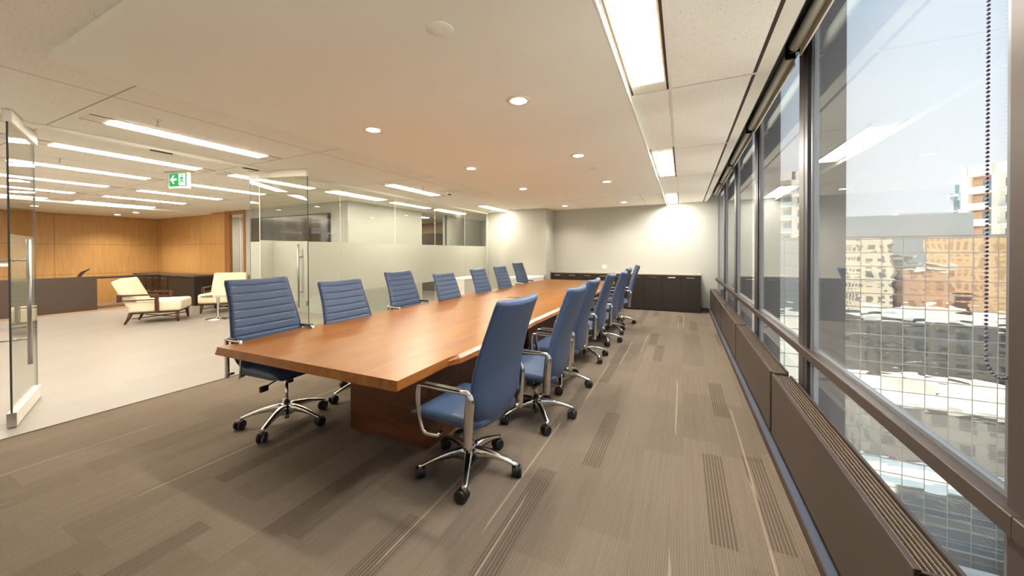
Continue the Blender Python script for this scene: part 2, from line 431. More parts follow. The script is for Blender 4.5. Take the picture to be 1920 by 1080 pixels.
b = B(); b.box((-6.95, 12.0, 0), (XP, 12.2, ZC), M_wallw); b.box((XP-0.02, 9.95, 0), (XP+0.2, 12.0, ZC), M_wallw); struct(b.build('wall_lobby'), 'white end wall of the corridor')
SIDE = True
# corridor and side room
Mbrown = paint_mat('taupe corridor paint', lin(158, 136, 108))
b = B(); b.box((-10.75, 7.05, 0), (-10.65, 12.2, ZC), Mbrown); b.box((-10.65, 12.0, 0), (-7.1, 12.2, ZC), Mbrown)
b.box((-9.3, 11.2, 0), (-8.4, 12.0, 2.2), M_desk)
struct(b.build('wall_corridor'), 'taupe corridor wall seen through the opening')
b = B(); b.box((-10.9, 6.95, 0), (-7.1, 7.05, ZC), M_wallw); b.box((-13.6, 8.9, 0), (-10.8, 9.0, ZC), M_wallw)
b.box((-13.7, 6.0, 0), (-13.6, 9.0, ZC), M_wallw); b.box((-10.9, 6.05, 0), (-10.8, 8.9, ZC), M_wallw)
for y in (6.85, 7.15): b.box((-13.6, y, 0), (-13.57, y+0.02, ZC), M_tbar)
struct(b.build('wall_side_room'), 'white wall of the room behind the oak doorway')
# oak doorway
d = empty('door_3', (-11.45, 5.9, 0)); struct(d, 'oak framed doorway into a white room')
b = B(); b.box((-0.47, -0.02, 0), (-0.21, 0.05, ZC), M_oakd); b.box((0.44, -0.02, 0), (0.53, 0.12, ZC), M_oakd); b.box((-0.21, -0.02, 2.56), (0.44, 0.05, ZC), M_oakd)
b.build('door_casing', d)
# baseboards
b = B(); b.box((-6.945, 5.9, 0), (-6.93, 8.5, 0.1), M_wallw); b.box((-10.93, 5.885, 0), (-6.95, 5.9, 0.1), M_wallw); struct(b.build('baseboard_lobby'))
b = B(); b.box((0.39, YF-0.012, 0), (0.56, YF, 0.09), M_rubber); struct(b.build('baseboard_far'))
b = B(); b.box((0.556, YB, 0), (0.562, YF, 0.055), M_rubber); b.box((0.562, YB, -0.1), (0.80, YF, 0.060), M_ledge)
b.box((0.70, YB, 0.06), (0.80, YF, 0.10), M_bronze)
struct(b.build('baseboard_window'), 'blue grey curb under the window heaters')
# metal carpet trim between carpet and tile
b = B(); b.box((XF-0.008, YB, 0), (XF+0.008, 9.7, 0.004), M_rubber); struct(b.build('trim_3'), 'thin metal strip between carpet and tile')

# =================================================================== WINDOWS
PITCH = 1.73
MY = [-2.2, -0.48, 1.27, 3.055, 4.785, 6.53, 8.20, 9.89]      # mullion centres, last near the far wall
for i, y in enumerate(MY[:-1]):
    w = empty('window_%d' % (i+1), (XW, y, 0)); struct(w, 'tall window bay with slate frames')
    y1 = MY[i+1]-y
    b = B(); b.box((-0.033, -0.055, 0.06), (0.05, 0.055, 3.0), M_mullb, 0.003, 1)
    b.box((-0.030, -0.12, 0.06), (0.02, -0.055, 3.0), M_mull); b.build('mullion', w)
    b = B()
    for s0, s1 in ((0.055, 0.10), (y1-0.19, y1-0.12)):
        b.box((-0.012, s0, 0.10), (0.012, s1, 2.97), M_gasket); b.box((-0.020, s0+0.012 if s0 > 1 else s0, 0.10), (-0.008, s0+0.03 if s0 > 1 else s0+0.02, 2.97), M_gasket)
    b.box((-0.012, 0.1, 0.10), (0.012, y1-0.19, 0.15), M_gasket); b.box((-0.012, 0.1, 2.92), (0.012, y1-0.19, 2.97), M_gasket)
    b.box((-0.012, 0.1, 0.80), (0.012, y1-0.19, 0.838), M_gasket)
    b.build('glazing_frame', w)
    b = B(); b.box((-0.003, 0.09, 0.14), (0.003, y1-0.18, 0.81), M_glass); b.build('lower_pane', w)
    b = B(); b.box((-0.003, 0.09, 0.836), (0.003, y1-0.18, 2.93), M_glass); b.build('upper_pane', w)
b = B(); b.box((0.70, YB, 0.768), (0.748, YF, 0.822), M_bronze, 0.003, 1)
for y in MY: b.box((0.6995, y-0.001, 0.7675), (0.7485, y+0.001, 0.8225), M_slot)
struct(b.build('trim_4'), 'bronze rail running across all the windows')
# piers outside every mullion
b = B()
for y in MY: b.box((XW+0.03, y-0.05, -6), (XW+0.185, y+0.16, 8), M_fin)
struct(b.build('wall_outer_piers'), 'dark vertical piers outside the windows')
# building body above, below
b = B(); b.box((-17, -5.3, 3.06), (0.85, 12.4, 6.0), M_fin); b.box((-17, -5.3, -40), (0.75, 12.4, -0.31), M_fin)
b.box((-17, -5.3, -0.3), (-16.2, 12.4, 3.06), M_fin); b.box((-17, -5.4, -0.3), (0.85, -5.2, 3.06), M_fin); b.box((-17, 12.2, -0.3), (0.85, 12.4, 3.06), M_fin)

struct(b.build('wall_outer_shell'), 'body of the office building')

# roller shades, one per bay
def shade(y0, y1):
    r = empty('roller_shade', (0.67, (y0+y1)/2, 2.81)); L = (y1-y0)/2-0.06
    B().lathe([(0.026, -L), (0.030, -L+0.003), (0.030, L-0.003), (0.026, L)], M_shade, n=28, axis='Y').build('fabric_roll', r)
    b = B(); b.box((0.0265, -L+0.01, -0.055), (0.0295, L-0.01, 0.0), M_shade); b.box((0.022, -L+0.01, -0.070), (0.034, L-0.01, -0.05), M_tbar, 0.002, 1); b.build('hem_bar', r)
    for s in (-1, 1):
        b = B(); b.box((-0.03, s*(L+0.012)-0.006, -0.03), (0.03, s*(L+0.012)+0.006, 0.19), M_plastic, 0.002, 1); b.lathe([(0.03, s*(L+0.004)-0.004), (0.03, s*(L+0.004)+0.004)], M_plastic, n=16, axis='Y')
        b.build('bracket', r)
    return r
names = ['behind the rail post', 'in the big window with the hanging bead chain', 'second window along from the bead chain', 'third window along from the bead chain', 'fourth window along from the bead chain', 'fifth window along, beside the far cream wall', '']
shades = []
for i in range(len(MY)-1):
    if i == 0: continue
    r = shade(MY[i], MY[i+1]); shades.append(r)
    tag(r, 'rolled cream roller shade at the top of the ' + {1: 'big window with the hanging bead chain', 2: 'second window from the bead chain', 3: 'third window from the bead chain', 4: 'fourth window from the bead chain', 5: 'fifth window from the bead chain', 6: 'last window, against the cream end wall'}[i], 'roller shade', 'roller shades over the windows')
# bead chain in the big bay
def chain(parent, x, y, ztop, zbot, r=0.0045, gap=0.0115):
    b = B(); k = b.mi(M_bead)
    def bead(p):
        res = bmesh.ops.create_icosphere(b.bm, subdivisions=1, radius=r)
        for v in res['verts']: v.co += Vector(p)
        for f in {f for v in res['verts'] for f in v.link_faces}: f.material_index = k; f.smooth = True
    n = int((ztop-zbot)/gap); R = 0.045
    for i in range(n): bead((x, y+R, ztop-i*gap))
    m = int(PI*R/gap)
    for i in range(m+1):
        t = PI*i/m; bead((x, y+R*math.cos(t), zbot-R*math.sin(t)))
    for i in range(n): bead((x, y-R, ztop-i*gap))
    o = b.build('bead_chain', parent); o.location = -Vector(parent.location); return o
chain(shades[0], 0.735, 1.376, 2.84, 1.168)

# =================================================================== HEATERS
def heater(length):
    h = empty('heater')
    b = B(); b.box((0, 0.008, 0.115), (0.012, length-0.008, 0.555), M_bronze, 0.003, 2); b.box((0.0, 0.008, 0.115), (0.03, length-0.008, 0.125), M_bronze)
    b.box((0, 0.008, 0.553), (0.018, length-0.008, 0.562), M_bronze, 0.002, 1); b.build('front_panel', h)
    for y in (0.008, length-0.02):
        b = B(); b.box((0.012, y, 0.115), (0.115, y+0.012, 0.556), M_bronze, 0.002, 1); b.build('end_panel', h)
    b = B(); b.box((0.105, 0.02, 0.115), (0.117, length-0.02, 0.566), M_bronze); b.build('back_panel', h)
    b = B(); b.box((0.018, 0.02, 0.40), (0.105, length-0.02, 0.41), M_slot)
    for i in range(6): b.box((0.022+i*0.0145, 0.02, 0.546), (0.0265+i*0.0145, length-0.02, 0.556), M_grille)
    k = int((length-0.06)/0.055)
    for i in range(k+1):
        y = 0.03+i*(length-0.06)/k; b.box((0.018, y-0.002, 0.538), (0.106, y+0.002, 0.548), M_bronze)
    b.box((0.018, 0.02, 0.548), (0.022, length-0.02, 0.557), M_bronze)
    b.build('grille', h)
    for y in (0.1, length-0.1):
        b = B(); b.box((0.05, y-0.02, 0.062), (0.09, y+0.02, 0.13), M_plastic); b.build('foot', h)
    return h
M_grille = plain('brushed grille bar', lin(140, 122, 104), 0.35, 0.4)
YH = [(-0.55, 1.37), (1.38, 3.19), (3.235, 5.16), (5.205, 7.08), (7.10, 8.50), (8.51, 9.90)]
hl = ['bronze metal window heater beside the camera end of the room', 'bronze metal window heater with the coarse grille, standing under the bead chain window', 'bronze metal window heater, second from the bead chain', 'bronze metal window heater, third from the bead chain', 'bronze metal window heater, one short of the far wall corner', 'bronze metal window heater touching the far wall corner']
for i, (a, c) in enumerate(YH):
    h = heater(c-a); h.location = (0.582, a, 0); tag(h, hl[i], 'heater', 'heaters under the windows')
    if i == 0: pass

# =================================================================== GLASS PARTITION
p = empty('wall_glass', (XP, 0, 0)); struct(p, 'glass partition with frosted band')
b = B(); b.box((-0.04, YB, ZC-0.035), (0.04, 9.7, ZC-0.001), M_tbar); b.box((-0.008, YB, ZC-0.042), (0.008, 9.7, ZC-0.034), M_tbar); b.build('header_track', p)
b = B()
for y in (2.05, 3.0): b.box((-0.012, y-0.10, ZC-0.046), (0.012, y+0.10, ZC-0.036), M_slot)
b.build('latch_strip', p)
seams = [3.11, 4.443, 5.778, 7.112, 8.433, 9.66]
b = B(); b.box((-0.02, 3.11, 0), (0.02, 9.66, 0.03), M_alu); b.build('floor_channel', p)
for a, c in zip(seams, seams[1:]):
    g = B(); g.box((-0.006, a+0.003, 0.03), (0.006, c-0.003, ZC-0.036), M_gdoor); o = g.build('glass_panel', p)
    e_ = B(); e_.box((-0.0055, a+0.0005, 0.03), (0.0055, a+0.003, ZC-0.036), M_tbar); e_.build('glass_joint', o)
    f = B(); f.box((0.0065, a+0.004, 0.765), (0.0072, c-0.004, 1.64), M_frost); f.build('frosted_film', o)

def glass_door(idx, free, hinge, hz, label, strut_sign=1):
    fx, fy = free; hx, hy = hinge
    L = math.hypot(hx-fx, hy-fy); ang = math.atan2(hy-fy, hx-fx)
    d = empty('door_%d' % idx, (fx, fy, 0), ang); struct(d, label)
    b = B(); b.box((0, -0.006, 0.11), (L, 0.006, ZC-0.095), M_gdoor); g = b.build('glass_leaf', d)
    b = B(); b.box((-0.002, -0.006, 0.11), (0.002, 0.006, ZC-0.095), M_gedge); b.box((L-0.002, -0.006, 0.11), (L+0.001, 0.006, ZC-0.095), M_gasket); b.build('glass_edge', g)
    b = B(); b.box((0.005, 0.0065, 0.765), (L-0.005, 0.0072, 1.625), M_frost); b.build('frosted_film', g)
    b = B(); b.box((-0.004, -0.026, 0.008), (L, 0.026, 0.125), M_white, 0.002, 1); b.box((-0.006, -0.026, 0.008), (-0.003, 0.026, 0.125), M_steel); b.build('bottom_rail', d)
    b = B(); b.box((-0.004, -0.026, ZC-0.105), (L, 0.026, ZC-0.005), M_white, 0.002, 1); b.build('top_rail', d)
    for s in (-1, 1):
        b = B(); b.tube([(0.09, s*0.085, hz[0]), (0.09, s*0.085, hz[1])], 0.0145, M_steel, 16)
        for z in (hz[0]+0.22, hz[1]-0.18): b.tube([(0.09, s*0.006, z), (0.09, s*0.085, z)], 0.008, M_steel, 10); b.tube([(0.09, s*0.006, z), (0.09, s*0.014, z)], 0.014, M_steel, 12)
        b.build('pull_handle', d, None)
    return d
glass_door(1, (-5.07, 0.935), (-5.93, 1.25), (0.50, 1.58), 'open frameless glass door at the edge of the tile floor')
glass_door(2, (-4.87, 3.45), (-5.80, 3.20), (0.68, 1.58), 'open frameless glass door behind the first chairs')

# =================================================================== CEILING LIGHTS
def strip_proto(L, m, w=0.215, name='ceiling_light', hous=0.16):
    t = empty(name)
    W_ = w/2
    for s in (-1, 1):
        b = B(); b.box((s*W_-0.006, -L/2-hous, -0.003), (s*W_+0.006, L/2+hous, 0.0), M_slot); b.build('edge_slot', t)
    b = B(); b.box((-W_+0.006, -L/2, -0.007), (W_-0.006, L/2, -0.001), m, 0.002, 1); b.build('diffuser', t)
    for s in (-1, 1):
        b = B(); b.box((-W_+0.006, s*(L/2+0.002) if s > 0 else -L/2-hous, -0.003), (W_-0.006, L/2+hous if s > 0 else -L/2-0.002, 0.0), M_tbar)
        b.build('end_plate', t)
    return t
proto = strip_proto(1.33, M_lit)
def put(proto, x, y, label, group, first=[True], z=ZC):
    c = copy_tree(proto); c.location = (x, y, z); tag(c, label, 'ceiling light', group); return c
YS = [0.375-0.0, 2.105, 3.86, 5.54, 7.265, 8.975]
put(proto, -4.735, 2.10, 'lit ceiling strip light just inside the room before the open glass doorway', 'strip lights in the meeting room')
put(proto, -4.70, 5.55, 'lit ceiling strip light beside the square ceiling sensor plate', 'strip lights in the meeting room')
put(proto, -4.70, 8.93-0.1, 'lit ceiling strip light above the corner by the cream wall block', 'strip lights in the meeting room')
protol = strip_proto(1.33, M_litl)
rows = {'first': -6.26, 'second': -7.78, 'third': -9.33, 'fourth': -10.88}
yn = {0.375: 'end cut off by the first door', 2.105: 'middle one', 3.86: 'in line with the second door'}
for rn, x in rows.items():
    for y in (0.375, 2.105, 3.86):
        put(protol, x, y, 'lobby strip light, %s row beyond the glass, %s' % (rn, yn[y]), 'strip lights in the lobby')
for y, s in ((0.375, 'end cut off by the first door'), (2.105, 'middle one'), (3.86, 'nearest the oak corner')):
    put(protol, -12.42+0.0, y, 'lobby strip light, fifth row beyond the glass, %s' % s, 'strip lights in the lobby')
for y, s in ((5.54, 'over the middle of the white wall'), (7.265, 'before the corridor opening'), (8.975, 'past the corridor opening')):
    put(protol, -6.26, y, 'lobby strip light seen through the glass partition, %s' % s, 'strip lights in the lobby')
for y, x, s in ((9.4, -8.0, 'closest to the opening'), (10.6, -9.6, 'deeper in the corridor')):
    put(protol, x, y, 'corridor strip light seen through the opening, %s' % s, 'strip lights in the corridor')
put(proto, -12.2, 7.3, 'added strip light that brightens the white room behind the oak doorway', 'strip lights in the corridor')  # unseen lamp, added to brighten the room behind the doorway
for o in kids(protol) + [protol]: bpy.data.objects.remove(o)
for o in kids(proto) + [proto]: bpy.data.objects.remove(o)
# recessed window side fixtures
def troffer(L, y, label):
    t = empty('ceiling_light', (-0.225, y, ZC)); tag(t, label, 'ceiling light', 'wide recessed lights along the windows')
    for a_, c_ in ((-0.133, -0.121), (0.115, 0.130)):
        b = B(); b.box((a_, -L/2-0.16, -0.004), (c_, L/2+0.16, 0), M_slot); b.build('edge_slot', t)
    b = B(); b.box((-0.110, -L/2, -0.007), (0.103, L/2, -0.001), M_litw, 0.002, 1); b.build('diffuser', t)
    for s in (-1, 1):
        b = B(); b.box((-0.12, s*L/2 if s > 0 else -L/2-0.16, -0.003), (0.114, L/2+0.16 if s > 0 else -L/2, 0), M_tbar); b.build('end_plate', t)
    for a_, c_ in ((-0.121, -0.110), (0.103, 0.115)):
        b = B(); b.box((a_, -L/2, -0.005), (c_, L/2, 0), M_brass); b.build('reflector_rim', t)
M_brass = plain('warm metal reflector', lin(206, 176, 136), 0.4, 0.3)
troffer(1.5, 2.02, 'wide lit ceiling light above the camera, largest along the windows')
troffer(1.5, 5.48, 'wide lit ceiling light along the windows, midway down the room')
troffer(1.5, 9.02, 'wide lit ceiling light along the windows, touching the far wall')

# downlights
def downlight():
    t = empty('downlight')
    B().lathe([(0.060, -0.001), (0.062, -0.006), (0.088, -0.007), (0.092, 0.0), (0.06, 0.0)], M_tbar, n=32).build('trim_ring', t)
    B().lathe([(0.061, -0.0045), (0.061, -0.001)], M_spot, n=32).build('lens', t)
    return t
dl = downlight()
spots = []
for (x, xn) in ((-1.135, 'window side row'), (-2.635, 'lobby side row')):
    for (y, s) in ((2.53, 'first from the blank round plate'), (4.27, 'second from the blank round plate'), (6.05, 'third from the blank round plate')):
        spots.append((x, y, ZG, 'round downlight over the table in the %s, %s' % (xn, s), 'downlights over the table'))
spots += [(-2.78, 9.1, ZC, 'round downlight in the tile strip before the far wall, lobby side', 'downlights by the far wall'), (-1.30, 9.1, ZC, 'round downlight in the tile strip before the far wall, window side', 'downlights by the far wall'),
          (-15.0, 4.67, ZG, 'lobby downlight near the corner of the two oak walls', 'downlights over the reception'), (-13.8, 4.66, ZG, 'lobby downlight over the dark oak wall credenza', 'downlights over the reception'), (-14.0, 2.95, ZG, 'lobby downlight over the reception desk panel', 'downlights over the reception')]
for x, y, z, l, g in spots:
    c = copy_tree(dl); c.location = (x, y, z); tag(c, l, 'downlight', g)
    ld = bpy.data.lights.new('downlight_beam', 'SPOT'); ld.energy = 58 if x > -10 else 90; ld.color = LAMP; ld.spot_size = 2.3; ld.spot_blend = 0.9; ld.shadow_soft_size = 0.05
    lo = bpy.data.objects.new('beam', ld); COL.objects.link(lo); lo.parent = c; lo.location = (0, 0, -0.03)
for o in kids(dl) + [dl]: bpy.data.objects.remove(o)

def disc(name, x, y, z, r, label, cat, h=0.006):
    b = B(); b.lathe([(r, 0), (r, -h*0.6), (r*0.95, -h), (r*0.3, -h*1.1)], M_gyp if r > 0.05 else M_tbar, n=32)
    o = b.build(name); o.location = (x, y, z); tag(o, label, cat); return o
disc('ceiling_plate', -1.139, 1.552, ZG, 0.068, 'blank round cover plate in the gypsum ceiling', 'cover plate')
disc('ceiling_plate', -1.13, 4.99, ZG, 0.04, 'small blank round cap between the window side downlights', 'cover plate')
disc('ceiling_plate', -2.10, 7.0, ZG, 0.03, 'tiny blank round cap at the far end of the gypsum ceiling', 'cover plate')

def sprinkler(x, y, label):
    s = empty('sprinkler', (x, y, ZC)); tag(s, label, 'sprinkler', 'ceiling sprinklers')
    B().lathe([(0.035, 0), (0.035, -0.003), (0.012, -0.008)], M_tbar, n=20).build('escutcheon', s)
    b = B(); b.tube([(0, 0, -0.006), (0, 0, -0.03)], 0.006, M_alu, 10)
    for k in (-1, 1): b.tube([(k*0.006, 0, -0.028), (k*0.014, 0, -0.04), (0, 0, -0.055)], 0.002, M_alu, 6)
    b.lathe([(0.018, -0.055), (0.018, -0.057)], M_alu, n=12); b.build('head', s)
sprinkler(-4.295, 1.60, 'small sprinkler head beside the first meeting room strip light')
sprinkler(-7.1, 1.70, 'small lobby sprinkler head between the first and second light rows')
sprinkler(-4.30, 5.30, 'small sprinkler head beside the square sensor plate')
sprinkler(-4.25, 8.95, 'small sprinkler head beside the cream wall block')
sprinkler(-1.42, 8.9, 'small sprinkler head by the far wall downlight')
# projector / sensor plate
s = empty('ceiling_sensor', (-4.17, 5.95, ZC)); tag(s, 'square white ceiling plate with a round white dome device', 'sensor')
b = B(); b.box((-0.17, -0.17, -0.008), (0.17, 0.17, 0), M_tbar, 0.002, 1); b.build('plate', s)
b = B(); b.lathe([(0.075, -0.008), (0.075, -0.03), (0.06, -0.048), (0.02, -0.056)], M_white, n=28); b.lathe([(0.03, -0.054), (0.03, -0.066)], M_plastic, n=16); b.build('dome', s)

# exit sign
x0 = empty('exit_sign', (-6.72, 2.74, ZC), math.radians(16)); tag(x0, 'green running man exit sign with a left arrow hanging from lobby ceiling', 'exit sign')
b = B(); b.box((-0.20, -0.06, -0.012), (0.20, 0.06, 0), M_alu, 0.002, 1); b.build('ceiling_plate', x0)
b = B(); b.box((-0.17, -0.012, -0.245), (0.17, 0.012, -0.012), M_white, 0.002, 1); b.box((0.155, -0.02, -0.25), (0.18, 0.02, -0.012), M_white); b.build('housing', x0)
b = B(); b.box((-0.155, -0.0145, -0.215), (0.145, -0.0125, -0.03), M_exitg); b.build('green_panel', x0)
b = B(); yy = -0.016
def poly(pts, m): 
    b.face([(px, yy, pz) for px, pz in pts], m)
poly([(-0.14, -0.115), (-0.085, -0.055), (-0.06, -0.055), (-0.095, -0.10), (-0.025, -0.10), (-0.025, -0.13), (-0.095, -0.13), (-0.06, -0.175), (-0.085, -0.175)], M_exitw)
poly([(0.01, -0.035), (0.13, -0.035), (0.13, -0.205), (0.01, -0.205)], M_exitw)
b.build('arrow_and_doorway', x0)
b = B(); yy = -0.0175
poly([(0.06, -0.05), (0.075, -0.045), (0.085, -0.055), (0.08, -0.07), (0.065, -0.07)], M_exitg)
poly([(0.055, -0.075), (0.085, -0.08), (0.10, -0.115), (0.092, -0.12), (0.078, -0.10), (0.075, -0.125), (0.095, -0.15), (0.112, -0.15), (0.112, -0.16), (0.088, -0.162), (0.062, -0.138), (0.045, -0.165), (0.015, -0.168), (0.015, -0.158), (0.038, -0.154), (0.052, -0.12), (0.055, -0.10), (0.038, -0.105), (0.03, -0.125), (0.022, -0.12), (0.03, -0.092)], M_exitg)
b.build('running_figure', x0)

# =================================================================== TABLE
t = empty('conference_table', (-2.36, 5.3, 0)); tag(t, 'long live edge walnut conference table running down the room', 'table')
YT0, YT1 = 1.535, 9.10
right = [(-1.433, 1.535), (-1.436, 1.80), (-1.440, 2.02), (-1.425, 2.12), (-1.418, 2.5), (-1.43, 3.0), (-1.45, 3.6), (-1.44, 4.3), (-1.45, 5.2), (-1.46, 6.1), (-1.45, 7.0), (-1.47, 7.8), (-1.50, 8.5), (-1.54, 9.10)]
left = [(-3.205, 1.525), (-3.23, 1.75), (-3.27, 2.02), (-3.30, 2.3), (-3.32, 2.9), (-3.31, 3.5), (-3.335, 4.2), (-3.36, 5.2), (-3.36, 6.2), (-3.34, 7.2), (-3.32, 8.1), (-3.28, 9.10)]
def outline(e_r, e_l, z, wob):
    random.seed(11)
    pts = []
    for x, y in right: pts.append(Vector((x+e_r(y)+(random.uniform(-wob, wob) if 2.05 < y < 8.9 else 0), y, z)))
    for x, y in reversed(left): pts.append(Vector((x-e_l(y)-(random.uniform(-wob, wob) if 2.05 < y < 8.9 else 0), y, z)))
    return [p-Vector((-2.36, 5.3, 0)) for p in pts]
b = B()
top = outline(lambda y: 0, lambda y: 0, 0.74, 0.0)
r0 = outline(lambda y: 0.001, lambda y: 0.001, 0.738, 0.0)
r1 = outline(lambda y: 0.0 if y < 2.05 else 0.022, lambda y: 0.012, 0.715, 0.006)
r2_ = outline(lambda y: 0.0 if y < 2.05 else 0.030, lambda y: 0.030 if y > 2 else 0.036, 0.682, 0.008)
r3 = outline(lambda y: -0.01, lambda y: 0.02, 0.678, 0.0)
b.loft([r3, r2_, r1, r0, top], M_edge, False, False)
fT = b.bm.faces.new([b.bm.verts.new(p) for p in top]); fT.material_index = b.mi(M_table)
fB = b.bm.faces.new([b.bm.verts.new(p) for p in reversed(r3)]); fB.material_index = b.mi(M_edge)
b.build('tabletop', t)
def off(bm_obj): bm_obj.location = (2.36, -5.3, 0); return bm_obj
for y0, y1 in ((2.135, 3.05), (4.05, 5.85), (7.2, 8.2)):
    b = B(); b.box((-2.50, y0, 0.0), (-1.70, y1, 0.679), M_ped, 0.003, 1)
    off(b.build('pedestal', t))
b = B(); b.box((-2.52, 5.11, 0.7395), (-2.20, 5.25, 0.743), M_desk, 0.001, 1); b.box((-2.50, 5.125, 0.742), (-2.365, 5.235, 0.744), M_plastic); b.box((-2.355, 5.125, 0.742), (-2.22, 5.235, 0.744), M_plastic)
off(b.build('cable_hatch', t))

# =================================================================== OFFICE CHAIR
def smoothstep(a, b, x):
    x = max(0, min(1, (x-a)/(b-a))); return x*x*(3-2*x)
def interp(tab, x):
    if x <= tab[0][0]: return tab[0][1]
    for (a, va), (c, vc) in zip(tab, tab[1:]):
        if x <= c:
            u = (x-a)/(c-a); return va+(vc-va)*u
    return tab[-1][1]
def crom(tab, x):
    """smooth (cosine-free Catmull) lookup"""
    n = len(tab)
    if x <= tab[0][0]: return tab[0][1]
    if x >= tab[-1][0]: return tab[-1][1]
    for i in range(n-1):
        if x <= tab[i+1][0]:
            x1, y1 = tab[i]; x2, y2 = tab[i+1]
            m1 = (tab[i+1][1]-tab[max(i-1, 0)][1])/(tab[i+1][0]-tab[max(i-1, 0)][0])
            m2 = (tab[min(i+2, n-1)][1]-tab[i][1])/(tab[min(i+2, n-1)][0]-tab[i][0])
            h = x2-x1; u = (x-x1)/h
            return (2*u**3-3*u*u+1)*y1+(u**3-2*u*u+u)*h*m1+(-2*u**3+3*u*u)*y2+(u**3-u*u)*h*m2
BX = [(0.365, -0.150), (0.39, -0.195), (0.43, -0.222), (0.50, -0.240), (0.60, -0.250), (0.70, -0.262), (0.82, -0.290), (0.94, -0.327), (1.06, -0.370), (1.16, -0.408)]
BW = [(0.365, 0.15), (0.39, 0.195), (0.43, 0.228), (0.50, 0.272), (0.60, 0.300), (0.70, 0.303), (0.82, 0.293), (0.94, 0.280), (1.06, 0.273), (1.16, 0.271)]
def backrest(parent):
    b = B(); rings = []; rows_ = 190; cols = 15
    z0, z1 = 0.365, 1.16
    grooves = [0.50+0.0665*i for i in range(10)]
    for i in range(rows_+1):
        z = z0+(z1-z0)*i/rows_
        x = crom(BX, z); w = crom(BW, z)
        dx = (crom(BX, z+0.005)-crom(BX, z-0.005))/0.01
        nx, nz = 1/math.hypot(1, dx), -dx/math.hypot(1, dx)
        endf = min(1.0, (i+0.35)/5.0, (rows_-i+0.35)/5.0)**0.5
        th = 0.026*endf
        g = min(abs(z-q) for q in grooves)
        bulge = 0.008*(1-math.exp(-(g/0.0065)**2)) if z > 0.46 else 0.004
        ring = []
        for j in range(cols):
            u = -1+2*j/(cols-1); uu = math.copysign(abs(u)**0.8, u)
            ed = (1-abs(uu)**7)**0.5
            curv = 0.035*uu*uu
            o_ = (th+bulge*(1-abs(uu)**10))*ed + curv
            ring.append(Vector((x+nx*o_, uu*w*(1-0.01*(1-endf)), z+nz*o_)))
        for j in range(cols-2, 0, -1):
            u = -1+2*j/(cols-1); uu = math.copysign(abs(u)**0.8, u)
            ed = (1-abs(uu)**7)**0.5; o_ = -th*ed + 0.035*uu*uu
            ring.append(Vector((x+nx*o_, uu*w, z+nz*o_)))
        rings.append(ring)
    b.loft(rings, M_leather); o = b.build('backrest', parent)
    # stitched piping along the two sides
    for s in (-1, 1):
        p = B(); pts = []
        for i in range(40):
            z = 0.44+0.71*i/39; pts.append((crom(BX, z)+0.036, s*(crom(BW, z)+0.001), z))
        p.tube(pts, 0.0035, M_leather, 6); p.build('piping', o)
def seat(parent):
    b = B(); rings = []
    n = 26
    for i in range(n+1):
        u = i/n; x = -0.235+0.535*u
        w = 0.262-0.012*smoothstep(0.8, 1, u)-0.05*smoothstep(0.12, 0, u)
        zt = 0.468+0.012*math.sin(PI*min(1, u*1.1)) - 0.055*smoothstep(0.80, 1.0, u)**1.5
        zb = 0.385+0.022*smoothstep(0.75, 1.0, u)
        f = min(1, (u*n+0.4)/2.5, ((1-u)*n+0.4)/3.0)**0.5
        c = (zt+zb)/2; h = (zt-zb)/2*f
        ring = []
        for k in range(28):
            a = 2*PI*k/28; ca, sa = math.cos(a), math.sin(a)
            y = math.copysign(abs(ca)**0.38, ca)*w*(0.97+0.03*f); z = math.copysign(abs(sa)**0.55, sa)*h
            if sa > 0: z -= 0.010*(1-abs(ca))*0.6
            ring.append(Vector((x, y, c+z)))
        rings.append(ring)
    b.loft(rings, M_leather); return b.build('seat', parent)
